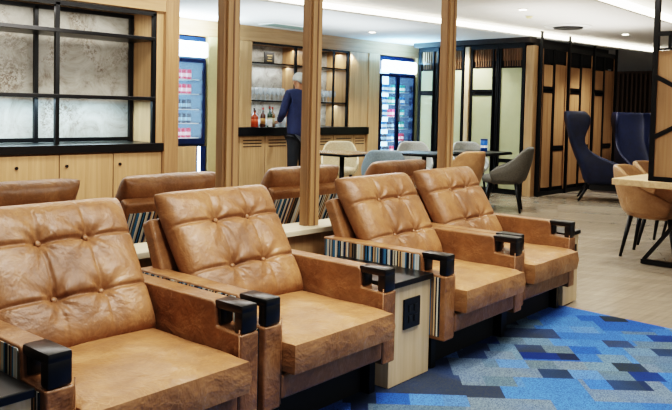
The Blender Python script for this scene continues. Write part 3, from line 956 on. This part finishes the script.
# ------------------------------------------------------------------ ceiling fittings
def downlight(x, y, z, label):
    t = thing('downlight', label, 'light', (x, y, z))
    obj('trim_ring', lathe(BM(), [(.05, -.001), (.075, -.001), (.075, -.008), (.05, -.008), (.05, -.001)], n=24), M['white'], t)
    obj('lens', lathe(BM(), [(0, -.004), (.049, -.004), (.049, -.001), (0, -.001)], n=24), M['cove2'], t)
downlight(8.35, 4.80, Z2, 'round downlight in the tray ceiling left of the ceiling speaker')
downlight(11.8, 4.95, Z2, 'round downlight in the tray ceiling far right near the curved strip')
downlight(11.2, 7.28-.0, Z1, 'round downlight in the soffit above the cream screens') if False else downlight(10.6, 6.95, Z1, 'round downlight in the soffit above the cream screens')
downlight(8.62, 7.5, Z1, 'round downlight in the soffit in front of the bar')
downlight(14.5, 4.6, Z2, 'round downlight farthest away over the navy chairs')
t = thing('ceiling_diffuser', 'round black and white air diffuser set in the tray ceiling', 'vent', (10.35, 5.2, Z2))
obj('outer_ring', lathe(BM(), [(.22, -.001), (.34, -.001), (.33, -.012), (.24, -.02), (.22, -.001)], n=36), M['white'], t, smooth=True)
obj('dark_core', lathe(BM(), [(0, -.035), (.20, -.035), (.22, -.002), (0, -.002)], n=36), M['blackm'], t)
t = thing('smoke_detector', 'small round beige smoke detector on the tray ceiling', 'detector', (8.95, 5.05, Z2))
obj('housing', lathe(BM(), [(0, -.035), (.03, -.035), (.045, -.02), (.05, -.001), (0, -.001)], n=24), plain('detector_beige', '#c9bd8e', .5), t, smooth=True)
obj('base_ring', lathe(BM(), [(.05, -.001), (.06, -.001), (.06, -.008), (.05, -.008)], n=24), M['white'], t)
t = thing('ceiling_vent', 'grey green slotted air vent in the soffit above the bar', 'vent', (7.35, 8.0, Z1), 0)
bm = BM(); bx(bm, -.42, .42, -.16, .16, -.012, -.002)
obj('frame', bm, M['white'], t)
bm = BM()
for k in range(9): bx(bm, -.39, .39, -.14+k*.032, -.122+k*.032, -.016, -.0125)
obj('slats', bm, M['grille'], t)

# ------------------------------------------------------------------ barman, seen from behind
def skin_fig(name, pts, edges, rad, mat, parent=None, sub=2, root=0):
    me = bpy.data.meshes.new(name); me.from_pydata([Vector(p) for p in pts], edges, [])
    o = bpy.data.objects.new(name, me); C.objects.link(o)
    m = o.modifiers.new('skin', 'SKIN'); m.use_smooth_shade = True
    for i, r in enumerate(rad):
        d = me.skin_vertices[0].data[i]; d.radius = r if isinstance(r, tuple) else (r, r); d.use_root = (i == root)
    s = o.modifiers.new('u', 'SUBSURF'); s.levels = sub; s.render_levels = sub
    me.materials.append(mat)
    if parent: o.parent = parent
    return o
pr = thing('person', 'person in navy jacket and black trousers working at the bar, seen from behind', 'person', (7.56, 7.95, 0), math.radians(-8))
# body (skin): continuous with head, arms and legs; clothing as children
pts = [(0, 0, .98), (0, 0, 1.15), (0, 0, 1.35), (0, -.0, 1.49), (0, .02, 1.56), (0, .03, 1.63), (0, .035, 1.72),
       (-.17, 0, 1.44), (-.24, .05, 1.18), (-.17, .28, 1.10), (-.13, .34, 1.10),
       (.17, 0, 1.44), (.25, .05, 1.18), (.18, .27, 1.08), (.14, .33, 1.08),
       (-.08, 0, .84), (-.10, .01, .50), (-.11, -.01, .09), (-.12, .12, .04),
       (.08, 0, .84), (.10, .01, .50), (.11, -.01, .09), (.12, .12, .04)]
ed = [(0, 1), (1, 2), (2, 3), (3, 4), (4, 5), (5, 6), (3, 7), (7, 8), (8, 9), (9, 10), (3, 11), (11, 12), (12, 13), (13, 14), (0, 15), (15, 16), (16, 17), (17, 18), (0, 19), (19, 20), (20, 21), (21, 22)]
rd = [(.11, .08), (.10, .08), (.11, .08), (.05, .05), .052, (.066, .08), (.074, .088),
      .05, .042, .028, (.035, .018), .05, .042, .028, (.035, .018), .06, .045, .036, (.04, .025), .06, .045, .036, (.04, .025)]
body = skin_fig('body', pts, ed, rd, M['skin'], pr)
# jacket
jp = [(0, 0, .80), (0, 0, 1.05), (0, -.005, 1.25), (0, -.01, 1.46), (0, .01, 1.595), (-.19, 0, 1.50), (-.27, .04, 1.20), (-.18, .25, 1.10), (.19, 0, 1.50), (.27, .04, 1.20), (.19, .24, 1.09)]
je = [(0, 1), (1, 2), (2, 3), (3, 4), (3, 5), (5, 6), (6, 7), (3, 8), (8, 9), (9, 10)]
jr = [(.22, .16), (.205, .155), (.225, .155), (.18, .125), (.078, .078), .075, .062, .045, .075, .062, .045]
skin_fig('jacket', jp, je, jr, M['suit'], pr)
tp = [(0, 0, .92), (-.09, 0, .84), (-.10, .01, .50), (-.11, 0, .08), (.09, 0, .84), (.10, .01, .50), (.11, 0, .08)]
skin_fig('trousers', tp, [(0, 1), (1, 2), (2, 3), (0, 4), (4, 5), (5, 6)], [(.15, .12), .11, .082, .066, .11, .082, .066], M['trouser'], pr)
hb = BM(); bmesh.ops.create_uvsphere(hb, u_segments=20, v_segments=14, radius=.1, matrix=Matrix.Translation((0, .02, 1.715)) @ Matrix.Diagonal((.86, 1.02, .98, 1)))
for v in list(hb.verts):
    if v.co.z < 1.675 and v.co.y > -.03 or v.co.z < 1.64 or (v.co.y > .085 and v.co.z < 1.74): hb.verts.remove(v)
obj('hair', hb, M['hair'], pr, smooth=True, solid=.012)
for s in (-1, 1):
    e = BM(); bmesh.ops.create_uvsphere(e, u_segments=10, v_segments=8, radius=.03, matrix=Matrix.Translation((s*.083, .03, 1.665)) @ Matrix.Diagonal((.35, .6, 1, 1)))
    obj('ear', e, M['skin'], pr, smooth=True)
e = BM(); bmesh.ops.create_uvsphere(e, u_segments=10, v_segments=8, radius=.02, matrix=Matrix.Translation((0, .125, 1.665)) @ Matrix.Diagonal((.7, 1, 1.4, 1)))
obj('nose', e, M['skin'], pr, smooth=True)
for s in (-1, 1):
    b = BM(); bx(b, s*.12-.05, s*.12+.05, -.07, .19, 0, .07, .025, 3)
    obj('shoe', b, M['black'], pr)
    # fingers, curled over the work
    hx = s*.135
    for f, (dx, ln) in enumerate([(-.027, .055), (-.009, .065), (.009, .06), (.027, .05)]):
        fb = BM(); tube(fb, (hx+dx, .35, 1.095), (hx+dx, .35+ln*.6, 1.085), .009, .0085, 8); tube(fb, (hx+dx, .35+ln*.6, 1.085), (hx+dx, .35+ln*.8, 1.055), .0085, .007, 8)
        obj('finger', fb, M['skin'], pr, smooth=True)
    fb = BM(); tube(fb, (hx-s*.03, .32, 1.09), (hx-s*.06, .36, 1.075), .011, .009, 8)
    obj('thumb', fb, M['skin'], pr, smooth=True)
t = thing('napkin', 'folded white cloth hanging by the left hand of the barman', 'cloth', (7.42, 8.44, 1.022), .2)
b = BM(); bx(b, -.05, .05, -.012, .012, 0, .10, .006); bx(b, -.035, .045, -.02, .004, -.02, .07, .005)
obj('cloth', b, M['white'], t)

# ------------------------------------------------------------------ lights
def area(name, loc, size, power, color=(1, .95, .88), sy=None, rot=(0, 0, 0), spread=180):
    l = bpy.data.lights.new(name, 'AREA'); l.energy = power; l.color = color; l.shape = 'RECTANGLE'; l.size = size; l.size_y = sy or size
    l.spread = math.radians(spread)
    o = bpy.data.objects.new(name, l); C.objects.link(o); o.location = loc; o.rotation_euler = rot; return o
def spot(name, loc, power, angle=75, color=(1, .95, .88), blend=.6, rot=(0, 0, 0), size=.06):
    l = bpy.data.lights.new(name, 'SPOT'); l.energy = power; l.color = color; l.spot_size = math.radians(angle); l.spot_blend = blend; l.shadow_soft_size = size
    o = bpy.data.objects.new(name, l); C.objects.link(o); o.location = loc; o.rotation_euler = rot; return o
area('lamp_front', (2.6, 1.3, Z3-.03), 3.6, 62, sy=.8)
area('lamp_camera_side', (4.5, -1.5, Z3-.03), 5, 32, sy=2)
for x, y in ((1.4, 1.9), (2.5, 1.8), (3.6, 1.9), (4.6, 2.0)):
    spot('lamp_downlight', (x, y, Z3-.03), 70, 85)
for x, y in ((6.2, 2.4), (8.4, 4.8), (11.8, 4.95), (7.0, 4.6)):
    spot('lamp_downlight', (x, y, Z2-.04), 90, 110)
spot('lamp_bar', (8.62, 7.5, Z1-.04), 90, 110)
spot('lamp_bar', (6.2, 7.3, Z1-.04), 90, 110)
area('lamp_cupboard_face', (2.2, 4.3, 1.9), 2.4, 22, sy=.4, rot=(math.radians(80), 0, 0))
spot('lamp_bar_side', (9.2, 8.45, 2.2), 30, 110)
area('fill_bar_niche', (8.1, 8.78, 1.35), 2.2, 8, (.85, .95, 1), sy=.1)
area('fill_bar_niche', (8.0, 8.85, 1.93), 2.2, 9, (.9, .96, 1), sy=.08)  # fill added to lighten the dark stone between the shelves, no fitting here
area('fill_bar_niche', (8.1, 8.7, 2.2), 2.2, 12, (1, .96, .9), sy=.1)
spot('lamp_screens', (10.1, 6.95, Z1-.04), 70, 130)
for x in (10.9, 12.2): spot('lamp_screens', (x, 5.1, Z2-.04), 22, 110)
area('lamp_row', (5.2, 5.0, Z2-.03), 3.2, 45, sy=.5)
area('lamp_cupboard_wash', (2.4, 4.9, Z2-.02), 2.6, 30, sy=.5)
area('lamp_shelf_cold', (2.0, 6.05, 1.33), 3.2, 34, (.62, .85, 1), sy=.12)
area('lamp_shelf_top', (2.0, 6.05, 2.08), 3.2, 9, (1, .96, .9), sy=.12)
area('lamp_fridge_glow', (10.2, 8.0, 2.1), .9, 42, (.25, .6, 1), sy=.2, rot=(PI, 0, 0))
area('lamp_fridge_glow', (5.8, 8.2, 2.1), .9, 40, (.7, .9, 1), sy=.2, rot=(PI, 0, 0))
area('lamp_fridge_front', (10.4, 8.35, 1.2), .9, 7, (.5, .78, 1), sy=1.6, rot=(PI/2, 0, PI))
spot('fill_wing_rim', (11.3, 4.6, 2.4), 40, 60, (.45, .65, 1))  # unseen blue spot added to give the wing chair its rim light

area('fill_ceiling', (9.5, 4.6, 1.95), 3, 26, sy=1, rot=(PI, 0, 0))  # fill panels added in mid-air, facing up, to brighten the ceiling
area('fill_ceiling', (7.0, 7.0, 1.95), 3, 22, (.8, .92, 1), sy=1, rot=(PI, 0, 0))
w = bpy.data.worlds.new('world'); S.world = w; w.use_nodes = True
bg = w.node_tree.nodes['Background']; bg.inputs[0].default_value = (.95, .97, 1, 1); bg.inputs[1].default_value = .28

# ------------------------------------------------------------------ camera
F = 750.0; AZ = math.radians(43.6); P_ = math.radians(2.4); R_ = .022
fw = Vector((math.cos(AZ), math.sin(AZ), 0)); rt = Vector((math.sin(AZ), -math.cos(AZ), 0)); up = Vector((0, 0, 1))
f = fw*math.cos(P_)-up*math.sin(P_); u = up*math.cos(P_)+fw*math.sin(P_)
r2 = rt*math.cos(R_)+u*math.sin(R_); u2 = u*math.cos(R_)-rt*math.sin(R_)
cam = bpy.data.cameras.new('camera'); co = bpy.data.objects.new('camera', cam); C.objects.link(co)
m = Matrix((r2, u2, -f)).transposed().to_4x4(); m.translation = (0, 0, 1.3)
co.matrix_world = m
cam.sensor_width = 36; cam.sensor_fit = 'HORIZONTAL'; cam.lens = F/672*36; cam.shift_y = -65/672; cam.clip_start = .02; cam.clip_end = 100
S.camera = co
S.view_settings.view_transform = 'Filmic'; S.view_settings.look = 'High Contrast'; S.view_settings.exposure = .6
